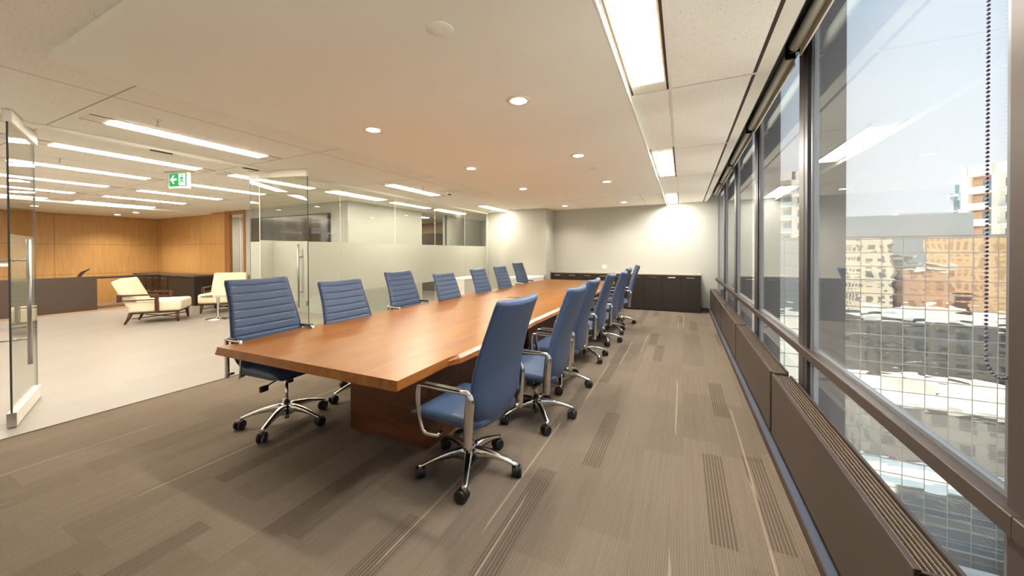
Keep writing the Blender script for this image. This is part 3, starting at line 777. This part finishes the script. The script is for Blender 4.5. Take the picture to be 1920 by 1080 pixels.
def arm(parent, s):
    y = s*0.318
    pts = [(-0.205, y, 0.385), (-0.208, y, 0.46), (-0.214, y, 0.56), (-0.222, y, 0.64), (-0.222, y, 0.672), (-0.212, y, 0.694), (-0.190, y, 0.702), (-0.12, y, 0.700), (0.0, y, 0.697), (0.10, y, 0.697), (0.142, y, 0.692), (0.158, y, 0.672), (0.164, y, 0.62), (0.160, y, 0.55), (0.146, y, 0.48), (0.128, y, 0.43), (0.108, y, 0.408), (0.06, y-s*0.01, 0.402), (0.02, y-s*0.02, 0.400)]
    wd = [0.056, 0.058, 0.060, 0.056, 0.050, 0.038, 0.028, 0.022, 0.020, 0.020, 0.023, 0.027, 0.031, 0.030, 0.028, 0.027, 0.026, 0.026, 0.024]
    tk = [0.026]*6 + [0.034, 0.038, 0.038, 0.036, 0.030, 0.022, 0.018, 0.017, 0.017, 0.017, 0.017, 0.016, 0.014]
    # resample for a smooth bend
    P = [Vector(p) for p in pts]; R_, Wd, Tk = [], [], []
    for i in range(len(P)-1):
        p0, p1, p2, p3 = P[max(i-1, 0)], P[i], P[i+1], P[min(i+2, len(P)-1)]
        for k in range(3):
            u = k/3
            q = 0.5*((2*p1)+(-p0+p2)*u+(2*p0-5*p1+4*p2-p3)*u*u+(-p0+3*p1-3*p2+p3)*u**3)
            R_.append(q); Wd.append(wd[i]+(wd[i+1]-wd[i])*u); Tk.append(tk[i]+(tk[i+1]-tk[i])*u)
    R_.append(P[-1]); Wd.append(wd[-1]); Tk.append(tk[-1])
    b = B(); b.bar(R_, Wd, Tk, M_chrome, (0, 1, 0), 0.6)
    b.tube([(-0.205, y, 0.41), (-0.205, y-s*0.05, 0.41)], 0.014, M_chrome, 12); b.tube([(0.03, y-s*0.012, 0.401), (0.03, y-s*0.06, 0.401)], 0.012, M_chrome, 12)
    o = b.build('armrest', parent)
    for f in o.data.polygons: f.use_smooth = True
    b = B(); b.box((-0.165, y-0.020, 0.704), (0.105, y+0.020, 0.716), M_plastic, 0.005, 2); b.build('arm_pad', o)
def leg(parent, a, cast):
    d = Vector((math.cos(a), math.sin(a), 0)); sd = Vector((-math.sin(a), math.cos(a), 0))
    rings = []
    prof = [(0.025, 0.160, 0.062, 0.036), (0.06, 0.163, 0.088, 0.034), (0.11, 0.157, 0.108, 0.031), (0.17, 0.145, 0.108, 0.028), (0.23, 0.128, 0.102, 0.026), (0.28, 0.111, 0.092, 0.025), (0.315, 0.098, 0.083, 0.026), (0.335, 0.092, 0.082, 0.018)]
    for r, zt, zb, w in prof:
        h = w*0.74
        ring = [d*r+sd*h*0.55+Vector((0, 0, zt)), d*r+sd*h+Vector((0, 0, zt-0.006)), d*r+sd*h*0.85+Vector((0, 0, zb)), d*r-sd*h*0.85+Vector((0, 0, zb)), d*r-sd*h+Vector((0, 0, zt-0.006)), d*r-sd*h*0.55+Vector((0, 0, zt))]
        rings.append(ring)
    b = B(); b.loft(rings, M_chrome, True, True); o = b.build('leg', parent)
    b = B(); c = d*0.325; b.tube([c+Vector((0, 0, 0.055)), c+Vector((0, 0, 0.09))], 0.009, M_steel, 10)
    ax = Vector((math.cos(cast), math.sin(cast), 0))        # wheel axle
    fwd = Vector((-ax.y, ax.x, 0)); c2 = c - fwd*0.018
    for s in (-1, 1):
        m0 = c2+ax*s*0.011+Vector((0, 0, 0.038)); m1 = c2+ax*s*0.032+Vector((0, 0, 0.038))
        b.tube([m0, m0+ax*s*0.002, m1-ax*s*0.004, m1], [0.034, 0.038, 0.038, 0.033], M_plastic, 20)
    rr = []
    for k in range(9):
        t_ = -0.35+PI*0.9*k/8
        rr.append(c2+fwd*math.cos(t_)*0.036+Vector((0, 0, 0.040+math.sin(t_)*0.036)))
    b.bar(rr, 0.008, 0.024, M_plastic, ax)
    b.build('caster', o)
def office_chair(base_rot=0.3):
    t = empty('office_chair')
    backrest(t); seat(t); arm(t, 1); arm(t, -1)
    b = B(); b.lathe([(0.0141, 0.145), (0.0141, 0.34)], M_chrome, n=18); b.lathe([(0.030, 0.155), (0.027, 0.170), (0.022, 0.185)], M_plastic, n=18); b.build('gas_column', t)
    b = B(); b.lathe([(0.020, 0.050), (0.020, 0.062), (0.027, 0.064), (0.032, 0.10), (0.040, 0.135), (0.040, 0.160), (0.03, 0.166)], M_steel, n=24); b.lathe([(0.018, 0.035), (0.018, 0.052)], M_plastic, n=16); b.build('base_hub', t)
    b = B(); b.box((-0.11, -0.065, 0.335), (0.12, 0.065, 0.375), M_plastic, 0.012, 2); b.box((-0.20, -0.12, 0.368), (0.19, 0.12, 0.392), M_plastic, 0.008, 2)
    b.tube([(0.07, -0.02, 0.30), (0.07, -0.02, 0.345)], 0.028, M_plastic, 16); b.tube([(-0.05, 0.05, 0.33), (-0.05, 0.09, 0.33)], 0.025, M_plastic, 14)
    m_ = b.build('tilt_mechanism', t)
    b = B(); b.tube([(0.04, -0.05, 0.35), (0.05, -0.16, 0.335), (0.06, -0.20, 0.325)], 0.006, M_plastic, 8); b.box((0.045, -0.262, 0.288), (0.075, -0.195, 0.335), M_plastic, 0.01, 2); b.build('lever', m_)
    b = B(); b.tube([(-0.06, 0.05, 0.35), (-0.07, 0.20, 0.35)], 0.006, M_plastic, 8); b.box((-0.09, 0.19, 0.338), (-0.05, 0.25, 0.358), M_plastic, 0.006, 2); b.build('lever', m_)
    return t
chair = office_chair()
def place_chair(x, y, face, baserot, lift, label, seed, armz=-0.046):
    """face = direction the chair looks, in degrees; lift raises everything above the gas column"""
    c = chair.copy(); COL.objects.link(c); c.location = (x, y, 0); c.rotation_euler = (0, 0, math.radians(face))
    for ch in kids(chair):
        d = ch.copy(); COL.objects.link(d); d.parent = c
        if ch.name.split('.')[0] in ('backrest', 'seat', 'tilt_mechanism'): d.location.z = lift
        if ch.name.startswith('armrest'):
            d.location.z = armz
            if armz > 0.05: d.scale.x = 0.5; d.location.x = -0.15
        for g in kids(ch):
            q = g.copy(); COL.objects.link(q); q.parent = d
    rnd = random.Random(seed)
    for i in range(5): leg(c, math.radians(baserot-face+72*i), rnd.uniform(0, PI))
    tag(c, label, 'chair', 'blue leather chairs around the table'); return c
# window side chairs look toward -X, lobby side chairs look toward +X
E = 'blue leather office chair, window side, '
F = 'blue ribbed office chair, lobby side, '
place_chair(-1.29, 2.06, 177, 8, 0.01, E+'turned slightly, by the near table corner', 1)
place_chair(-1.18, 2.98, 181, 20, 0.0, E+'second from the near table corner', 2)
place_chair(-1.23, 3.84, 181, 0, 0.0, E+'third from the near table corner', 3)
place_chair(-1.24, 4.93, 181, 35, 0.0, E+'fourth from the near table corner', 4)
place_chair(-1.22, 5.92, 182, 15, -0.02, E+'third from the dark credenza', 5)
place_chair(-1.25, 6.72, 180, 40, 0.0, E+'second from the dark credenza, mostly hidden', 6)
place_chair(-1.20, 7.58, 190, 10, 0.02, E+'closest to the dark credenza and turned side on', 7, 0.0)
place_chair(-3.09, 1.98, 2, -62, 0.06, F+'by the near table corner in front of the doorway', 8, 0.060)
place_chair(-2.99, 2.75, 0, -30, -0.01, F+'second from the near table corner', 9)
place_chair(-3.19, 3.86, 2, 10, 0.03, F+'third from the near table corner', 10, 0.060)
place_chair(-2.99, 4.62, 0, 40, -0.035, F+'fourth from the near table corner, lowest seat of them', 11)
place_chair(-2.99, 5.66, 2, 25, -0.01, F+'third from the cream wall block', 12)
place_chair(-2.99, 6.52, 0, 0, 0.0, F+'second from the cream wall block', 13)
place_chair(-3.19, 7.82, -2, 15, 0.038, F+'closest to the cream wall block', 14, 0.060)
for ch in list(kids(chair)):
    for g in list(kids(ch)): bpy.data.objects.remove(g)
    bpy.data.objects.remove(ch)
bpy.data.objects.remove(chair)

# =================================================================== CREDENZA
c = empty('credenza', (-3.365, 9.60, 0)); tag(c, 'long low espresso brown credenza with grey top along the far wall', 'cabinet')
Wc = 3.745
b = B(); b.box((0.02, 0.02, 0.05), (Wc-0.02, YF-9.60-0.003, 0.885), M_black); b.box((0.04, 0.05, 0.0), (Wc-0.04, 0.33, 0.05), M_plastic); b.build('body', c)
b = B(); b.box((0, 0.0, 0.885), (Wc, YF-9.60-0.003, 0.915), M_stone, 0.003, 1); b.build('countertop', c)
for x in (0.0, Wc-0.02):
    b = B(); b.box((x, 0, 0.0), (x+0.02, YF-9.60-0.003, 0.885), M_stone if x == 0 else M_black); b.build('side_panel', c)
n = 9; dw = (Wc-0.04)/n
for i in range(n):
    b = B(); b.box((0.02+i*dw+0.0015, 0.0, 0.02), (0.02+(i+1)*dw-0.0015, 0.019, 0.878), M_black, 0.002, 1); o = b.build('cabinet_door', c)
    b = B(); hx = 0.02+i*dw+(dw/2 if i else dw/2); b.bar([(hx-0.085, -0.022, 0.825), (hx+0.085, -0.022, 0.825)], 0.014, 0.008, M_chrome, (0, 1, 0))
    for s in (-1, 1): b.tube([(hx+s*0.07, -0.022, 0.825), (hx+s*0.07, 0.0, 0.825)], 0.004, M_chrome, 8)
    b.build('handle', o)
b = B(); b.box((-0.06, -0.008, -0.045), (0.06, 0, 0.045), M_white, 0.003, 2); b.box((-0.04, -0.010, -0.03), (-0.005, -0.007, 0.03), M_tbar); b.box((0.005, -0.010, -0.03), (0.04, -0.007, 0.03), M_tbar)
o = b.build('wall_plate'); o.location = (-1.93, YF, 1.06); tag(o, 'white wall plate just above the credenza top', 'wall plate')

# white low cabinets near the cream wall block
def low_cab(x0, x1, y0, y1, z, label):
    c = empty('low_cabinet', ((x0+x1)/2, (y0+y1)/2, 0)); hx, hy = (x1-x0)/2, (y1-y0)/2
    b = B(); b.box((-hx+0.01, -hy+0.01, 0.0), (hx-0.01, hy-0.01, z-0.05), M_white, 0.004, 2); b.build('body', c)
    b = B(); b.box((-hx, -hy, z-0.05), (hx, hy, z), M_white, 0.006, 2); b.build('top_slab', c)
    tag(c, label, 'cabinet', 'white low cabinets by the glass')
low_cab(-5.32, -4.74, 7.35, 8.45, 0.82, 'white low cabinet standing against the glass partition')
low_cab(-4.12, -3.42, 8.28, 9.28, 0.82, 'white low cabinet standing against the cream wall block')

# =================================================================== LOBBY FURNITURE
d = empty('reception_desk', (-13.8, 2.0, 0)); tag(d, 'charcoal brown reception desk with a solid front panel', 'desk')
b = B(); b.box((-0.05, -1.6, 0.005), (0.0, 1.90, 0.875), M_desk, 0.002, 1); b.build('front_panel', d)
b = B(); b.box((-0.75, -1.6, 0.73), (-0.05, 1.90, 0.77), M_desk, 0.002, 1); b.box((-0.75, -1.6, 0.005), (-0.70, -1.55, 0.73), M_desk); b.build('desktop', d)
b = B(); b.box((-0.85, 1.90, 0.80), (-0.25, 3.25, 0.84), M_black, 0.002, 1); b.build('return_top', d)
c = empty('wall_cabinet', (-14.0, 5.55, 0)); tag(c, 'dark brown low office cabinet along the oak wall', 'cabinet')
b = B(); b.box((-1.9, -0.25, 0.005), (1.75, 0.345, 0.80), M_black, 0.002, 1); b.build('body', c)
b = B(); b.box((-1.92, -0.27, 0.80), (1.77, 0.345, 0.84), M_desk, 0.002, 1); b.build('countertop', c)
for x in (-1.5, -1.05, -0.6, -0.15):
    for z0, z1 in ((0.06, 0.40), (0.42, 0.78)):
        b = B(); b.box((x, -0.262, z0), (x+0.42, -0.25, z1), M_black, 0.002, 1); o = b.build('drawer', c)
        b = B(); b.box((x+0.12, -0.28, z1-0.06), (x+0.30, -0.262, z1-0.05), M_chrome); b.build('handle', o)
# desk chair behind reception: only its dark back top shows
d = empty('desk_chair', (-15.1, 3.62, 0), math.radians(-95)); tag(d, 'black desk chair tilted back behind the reception desk', 'chair')
b = B(); b.tube([(-0.18, 0, 0.5), (-0.26, 0, 0.75), (-0.36, 0, 0.94), (-0.50, 0, 1.04)], [0.03, 0.035, 0.03, 0.012], M_plastic, 14, True, 4.0); b.build('backrest', d)
b = B(); b.box((-0.22, -0.24, 0.42), (0.24, 0.24, 0.50), M_plastic, 0.03, 3); b.build('seat', d)
b = B(); b.tube([(0, 0, 0.06), (0, 0, 0.42)], 0.025, M_plastic, 12); b.build('gas_column', d)
for i in range(5):
    a = 2*PI*i/5; b = B(); b.bar([(0, 0, 0.11), (0.3*math.cos(a), 0.3*math.sin(a), 0.07)], 0.03, 0.03, M_plastic, (-math.sin(a), math.cos(a), 0)); b.lathe([(0.03, 0.005), (0.03, 0.06)], M_plastic, (0.3*math.cos(a), 0.3*math.sin(a), 0), 12); b.build('leg', d)
# long dark screen
s = empty('wall_screen', (-9.05, 5.86, 0)); tag(s, 'long dark wall screen on the white lobby wall', 'screen')
b = B(); b.box((-1.55, -0.03, 0.95), (1.54, 0.037, 2.40), M_plastic, 0.004, 1); b.build('housing', s)
b = B(); b.box((-1.52, -0.033, 0.98), (1.51, -0.030, 2.37), plain('dark screen glass', lin(62, 54, 48), 0.15), 0); b.build('display', s)
# coat stand in the white side room
c = empty('coat_stand', (-11.75, 6.35, 0)); tag(c, 'thin black coat stand inside the oak doorway', 'stand')
b = B(); b.tube([(0, 0, 0.02), (0, 0, 1.55)], 0.008, M_plastic, 8); b.tube([(0, 0, 0.75), (0, 0, 0.85)], 0.016, M_plastic, 8); b.build('pole', c)
b = B(); b.lathe([(0.14, 0), (0.13, 0.02), (0.02, 0.03)], M_plastic, n=20); b.build('base', c)
b = B(); b.tube([(0, 0, 1.53), (0, 0, 1.58), (0, 0, 1.66)], [0.012, 0.035, 0.028], M_plastic, 10); b.build('head', c)
# strip on the oak wall, in the exit sign's glowing white
b = B(); b.box((-0.004, -0.5, -0.035), (0.004, 0.22, 0.035), M_exitw); o = b.build('wall_strip'); o.location = (-15.94, 2.95, 1.18); tag(o, 'small bright horizontal strip on the oak wall above the reception desk', 'wall light')

def lounge(x, y, face, label):
    c = empty('lounge_chair', (x, y, 0), math.radians(face)); tag(c, label, 'lounge chair', 'cream lounge chairs in the lobby')
    b = B(); b.box((-0.38, -0.375, 0.235), (0.46, 0.375, 0.47), M_cream, 0.05, 4)
    b.build('seat', c)
    b = B(); R = Matrix.Rotation(math.radians(-24), 3, 'Y')
    b.box((-0.42, -0.37, 0.36), (-0.23, 0.37, 0.98), M_cream, 0.04, 4, R, (-0.30, 0, 0.42)); o = b.build('backrest', c)
    for z in (0.60, 0.79):
        b = B(); b.box((-0.2315, -0.33, z-0.002), (-0.226, 0.33, z+0.002), M_shade, 0, 1, R, (-0.30, 0, 0.42)); b.build('seam', o)
    for s in (-1, 1):
        b = B(); yy_ = s*0.405
        b.box((-0.50, yy_-0.02, 0.585), (0.10, yy_+0.02, 0.615), M_legwood, 0.004, 1); b.box((-0.48, yy_-0.02, 0.485), (0.10, yy_+0.02, 0.508), M_legwood, 0.004, 1)
        b.box((0.05, yy_-0.025, 0.215), (0.11, yy_+0.025, 0.60), M_legwood, 0.004, 1); b.box((-0.52, yy_-0.022, 0.47), (-0.46, yy_+0.022, 0.62), M_legwood, 0.004, 1)
        b.build('armrest', c)
    b = B(); b.box((-0.36, -0.36, 0.205), (0.42, 0.36, 0.235), M_legwood, 0.004, 1)
    b.tube([(-0.33, 0.33, 0.11), (0.37, -0.33, 0.11)], 0.010, M_legwood, 8); b.tube([(-0.33, -0.33, 0.11), (0.37, 0.33, 0.11)], 0.010, M_legwood, 8)
    b.build('base_frame', c)
    for sx in (-1, 1):
        for sy in (-1, 1):
            k = 0.09 if sx < 0 else -0.02
            x_ = -0.35 if sx < 0 else 0.38
            b = B(); b.tube([(x_, sy*0.31, 0.22), (x_-k*0.4, sy*0.32, 0.11), (x_-k, sy*0.33, 0.0)], [0.038, 0.028, 0.017], M_legwood, 8); b.build('leg', c)
lounge(-10.35, 3.85, 53, 'cream lounge chair with dark wood arms seen side on in the lobby')
lounge(-10.60, 5.20, 315, 'cream lounge chair behind the glass side table, against the white wall')
t = empty('side_table', (-9.36, 4.48, 0)); tag(t, 'round glass side table on a chrome stem between the lounge chairs', 'side table')
b = B(); b.lathe([(0.30, 0.505), (0.30, 0.517)], M_gdoor, n=40); b.build('tabletop', t)
b = B(); b.lathe([(0.025, 0.015), (0.025, 0.495), (0.06, 0.505)], M_chrome, n=20); b.build('stem', t)
b = B(); b.lathe([(0.22, 0.0), (0.22, 0.008), (0.05, 0.02), (0.026, 0.04)], M_chrome, n=40); b.build('base', t)

# =================================================================== THE CITY OUTSIDE
def facade_mat():
    k = N('mirror curtain wall glass'); o = k.coord(); x, y, z = k.sepxyz(o)
    fx = k.math('ABSOLUTE', k.math('SUBTRACT', k.math('FRACT', k.math('DIVIDE', k.math('ADD', x, 0.0), 1.50)), 0.5))
    fz = k.math('ABSOLUTE', k.math('SUBTRACT', k.math('FRACT', k.math('DIVIDE', k.math('SUBTRACT', z, 0.0), 1.30)), 0.5))
    ln = k.math('MAXIMUM', k.math('GREATER_THAN', fx, 0.477), k.math('GREATER_THAN', fz, 0.468))
    k.set(k.mix(ln, lin(176, 180, 176), lin(150, 142, 134)), 0.03, 1.0)
    k.b.inputs['Metallic'].default_value = 1.0
    k.val(k.b.inputs['Roughness'], k.math('MULTIPLY', ln, 0.5))
    k.val(k.b.inputs['Metallic'], k.math('SUBTRACT', 1.0, k.math('MULTIPLY', ln, 0.9)))
    px = k.math('FLOOR', k.math('ADD', k.math('DIVIDE', x, 1.5), 0.0)); pz = k.math('FLOOR', k.math('DIVIDE', z, 1.3))
    n1 = k.noise(k.comb(k.math('ADD', k.math('MULTIPLY', x, 0.35), k.math('MULTIPLY', px, 3.7)), 0, k.math('ADD', k.math('MULTIPLY', z, 1.3), k.math('MULTIPLY', pz, 5.3))), 0.55, 2, 0.5, 0.3)
    k.bump(n1, 1.0, 0.018); return k.m
fac = empty('glass_office_building', (14, 46, 0)); tag(fac, 'glass curtain wall building across the street mirroring the city', 'building')
b = B(); b.box((8.5, 0, -45), (30, 14, 2.72), facade_mat()); b.box((-6.0, 0.0, -45), (8.5, 14, 2.72), b.mats[0])
b.build('curtain_wall', fac)
b = B(); b.box((-6.05, -0.12, 2.70), (30.05, 0.2, 2.86), plain('roof coping', lin(150, 140, 128), 0.6)); b.build('coping', fac)
Mconc = plain('pale concrete', lin(206, 204, 198), 0.8, 0, 0.2, 0.05, 0.5)
pen = empty('rooftop_block', (26.5, 62, 0)); tag(pen, 'plain pale rooftop block above the glass building', 'building')
b = B(); b.box((-7.2, 0, 0), (4.5, 12, 6.0), Mconc); b.box((-2.0, -0.02, 5.95), (2.8, 3, 6.15), M_white); b.build('wall', pen)
# residential tower with balconies
def rtower(name, x, y, z0, z1, wleft, wmid, wright, depth, rz, label, floors_h=3.05, warm=(214, 172, 138)):
    tw = empty(name, (x, y, 0), rz); tag(tw, label, 'building')
    Mf = plain('tower frame '+name+str(x), lin(240, 236, 226), 0.7, 0, 0.2, 0.03, 0.3); Mw = plain('tower warm wall '+str(x), lin(*warm), 0.8, 0, 0.2, 0.05, 0.5)
    Mg = plain('tower window glass '+str(x), lin(112, 140, 146), 0.1, 0.3, 0.8, 0.1, 0.4); Mb = plain('balcony glass '+str(x), lin(198, 214, 214), 0.15, 0.0, 0.8, 0.03, 1)
    Ms = plain('tower wing grey '+str(x), lin(168, 176, 190), 0.7)  # blue grey for the side wing's top beam and posts
    b = B(); b.box((0, 1.6, z0), (wmid, depth, z1-1.6), Mw); b.box((0, 0, z1-1.9), (wmid+wright, depth, z1), Mf); b.box((-0.7, 0, z0), (0.25, depth, z1), Mf); b.box((wmid-0.4, 0, z0), (wmid+0.3, 2.0, z1), Mf); b.box((wmid, 0.9, z0), (wmid+wright, depth, z1), Mf)
    b.build('wall', tw)
    b = B(); b.box((-wleft, 0.8, z0), (-0.7, depth, z1-8.5), Mf); b.box((-wleft, 0.8, z1-5.3), (-0.7, depth, z1-4.6), Ms)
    for k in (0, 0.5): b.box((-wleft+k*wleft, 0.8, z1-8.6), (-wleft+k*wleft+0.5, 2.0, z1-4.6), Ms)
    b.build('side_wing', tw)
    f = int((z1-2.0-z0)/floors_h)
    for i in range(f):
        zz = z1-5.2-i*floors_h
        if zz < z0: break
        b = B(); b.box((0.25, 1.2, zz+0.2), (wmid-0.4, 1.62, zz+2.7), Mw); b.box((wmid*0.45, 1.15, zz+0.25), (wmid-0.5, 1.25, zz+2.5), Mg); b.box((wmid+0.9, 0.86, zz+0.9), (wmid+wright-0.6, 0.92, zz+2.4), Mg)
        b.box((-wleft+0.7, 0.76, zz+0.5), (-1.3, 0.82, zz+2.2), Mg); b.build('window', tw)
        b = B(); b.box((0.25, -0.9, zz), (wmid-0.3, 1.6, zz+0.25), Mf); b.box((wmid+0.3, -0.5, zz), (wmid+wright+0.6, 0.9, zz+0.22), Mf); b.box((0.3, -0.88, zz+0.25), (wmid-0.4, -0.84, zz+1.2), Mb); b.box((-wleft-0.3, 0.1, zz), (-1.6, 0.8, zz+0.2), Mf)
        b.build('balcony', tw)
    return tw
rtower('apartment_tower', 49.0, 100, -45, 17.4, 2.6, 3.6, 3.4, 12, -0.9, 'white apartment tower with orange framed balconies above the rooftop block')
rtower('apartment_tower', 20.0, 104, -45, 20.0, 2.0, 3.2, 2.0, 10, 0.0, 'distant apartment tower seen through the second window', 3.05, (200, 190, 176))
# street level and the buildings the mirror glass shows
b = B(); b.box((1.0, -260, -45.2), (260, 330, -45), plain('grey street', lin(206, 204, 198), 0.9, 0, 0.1, 0.15, 0.05)); struct(b.build('ground'), 'street far below')
def bld(name, x0, x1, y0, y1, z1, c, label, win=None, fh=3.2, ww=2.0, side='far'):
    t = empty(name, ((x0+x1)/2, (y0+y1)/2, 0)); tag(t, label, 'building')
    hx, hy = (x1-x0)/2, (y1-y0)/2
    k = N('wall '+label[:24]); o = k.coord(); x, y, z = k.sepxyz(o)
    if win:
        fx = k.math('FRACT', k.math('DIVIDE', k.math('ADD', x, y), ww)); fz = k.math('FRACT', k.math('DIVIDE', z, fh))
        a = k.math('MULTIPLY', k.math('GREATER_THAN', fx, 0.42), k.math('GREATER_THAN', fz, 0.5))
        k.set(k.mix(a, lin(*c), lin(*win)), 0.6, 0, 0.3)
    else: k.set(lin(*c), 0.8, 0, 0.2)
    b = B(); b.box((-hx, -hy, -45), (hx, hy, z1), k.m); b.build('wall', t)
    b = B(); b.box((-hx-0.2, -hy-0.2, z1), (hx+0.2, hy+0.2, z1+0.5), Mconc); b.box((-hx*0.3, -hy*0.4, z1+0.5), (hx*0.3, hy*0.2, z1+2.2), Mconc); b.build('roof', t)
# in front of the mirror (its far faces show in the glass)
bld('office_tower', 40, 46.5, -42, -28, 12, (214, 200, 178), 'beige tower mirrored in the left strip of the curtain wall', (120, 112, 104), 3.2, 2.2)
bld('brick_building', 48, 58, -46, -30, -3.0, (192, 152, 122), 'orange brick building mirrored in the middle of the curtain wall', (160, 120, 94), 3.4, 2.2)
bld('brick_building', 62.5, 86, -52, -30, 9.0, (204, 170, 134), 'tall orange brick building mirrored at the edge of the curtain wall', (172, 136, 104), 3.2, 2.6)
bld('parking_building', 36, 64, -27, -12, -13.0, (96, 92, 86), 'dark parking building mirrored in the curtain wall', (60, 62, 62), 3.0, 3.0)
bld('flat_roof_building', 40, 62, -10, 12, -24.5, (196, 190, 178), 'low building with a pale flat roof mirrored in the curtain wall', (150, 150, 146), 3.6, 3.0)
bld('grey_building', 24, 38, 10, 24, -20.0, (150, 146, 142), 'grey building low in the street beside the curtain wall', (118, 112, 110), 3.4, 2.6)
bld('glass_office_building', 62, 80, 16, 34, 34.0, (112, 124, 134), 'tall grey glass office tower mirrored in the partition glass', (60, 76, 92), 3.3, 1.6)
rtower('apartment_tower', 58.0, 52, -45, 26.0, 2.6, 3.6, 3.4, 12, -1.2, 'apartment tower with balconies mirrored in the partition glass')
Mlou = plain('pale blue louvre metal', lin(186, 200, 216), 0.45, 0.2)
t = empty('louvred_building', (28, 36, 0)); tag(t, 'low building with a ridged pale metal roof at the foot of the curtain wall', 'building')
b = B(); b.box((-16, -9, -45), (14, 9.8, -27.2), Mconc); b.build('wall', t)
b = B()
for i in range(11):
    y = -9+i*1.72
    b.loft([[(x, y, -27.2), (x, y+0.35, -26.1), (x, y+0.8, -26.0), (x, y+1.1, -27.2)] for x in (-16, 14)], M_white if i % 3 else Mlou, True, False)
b.build('ridged_roof', t)
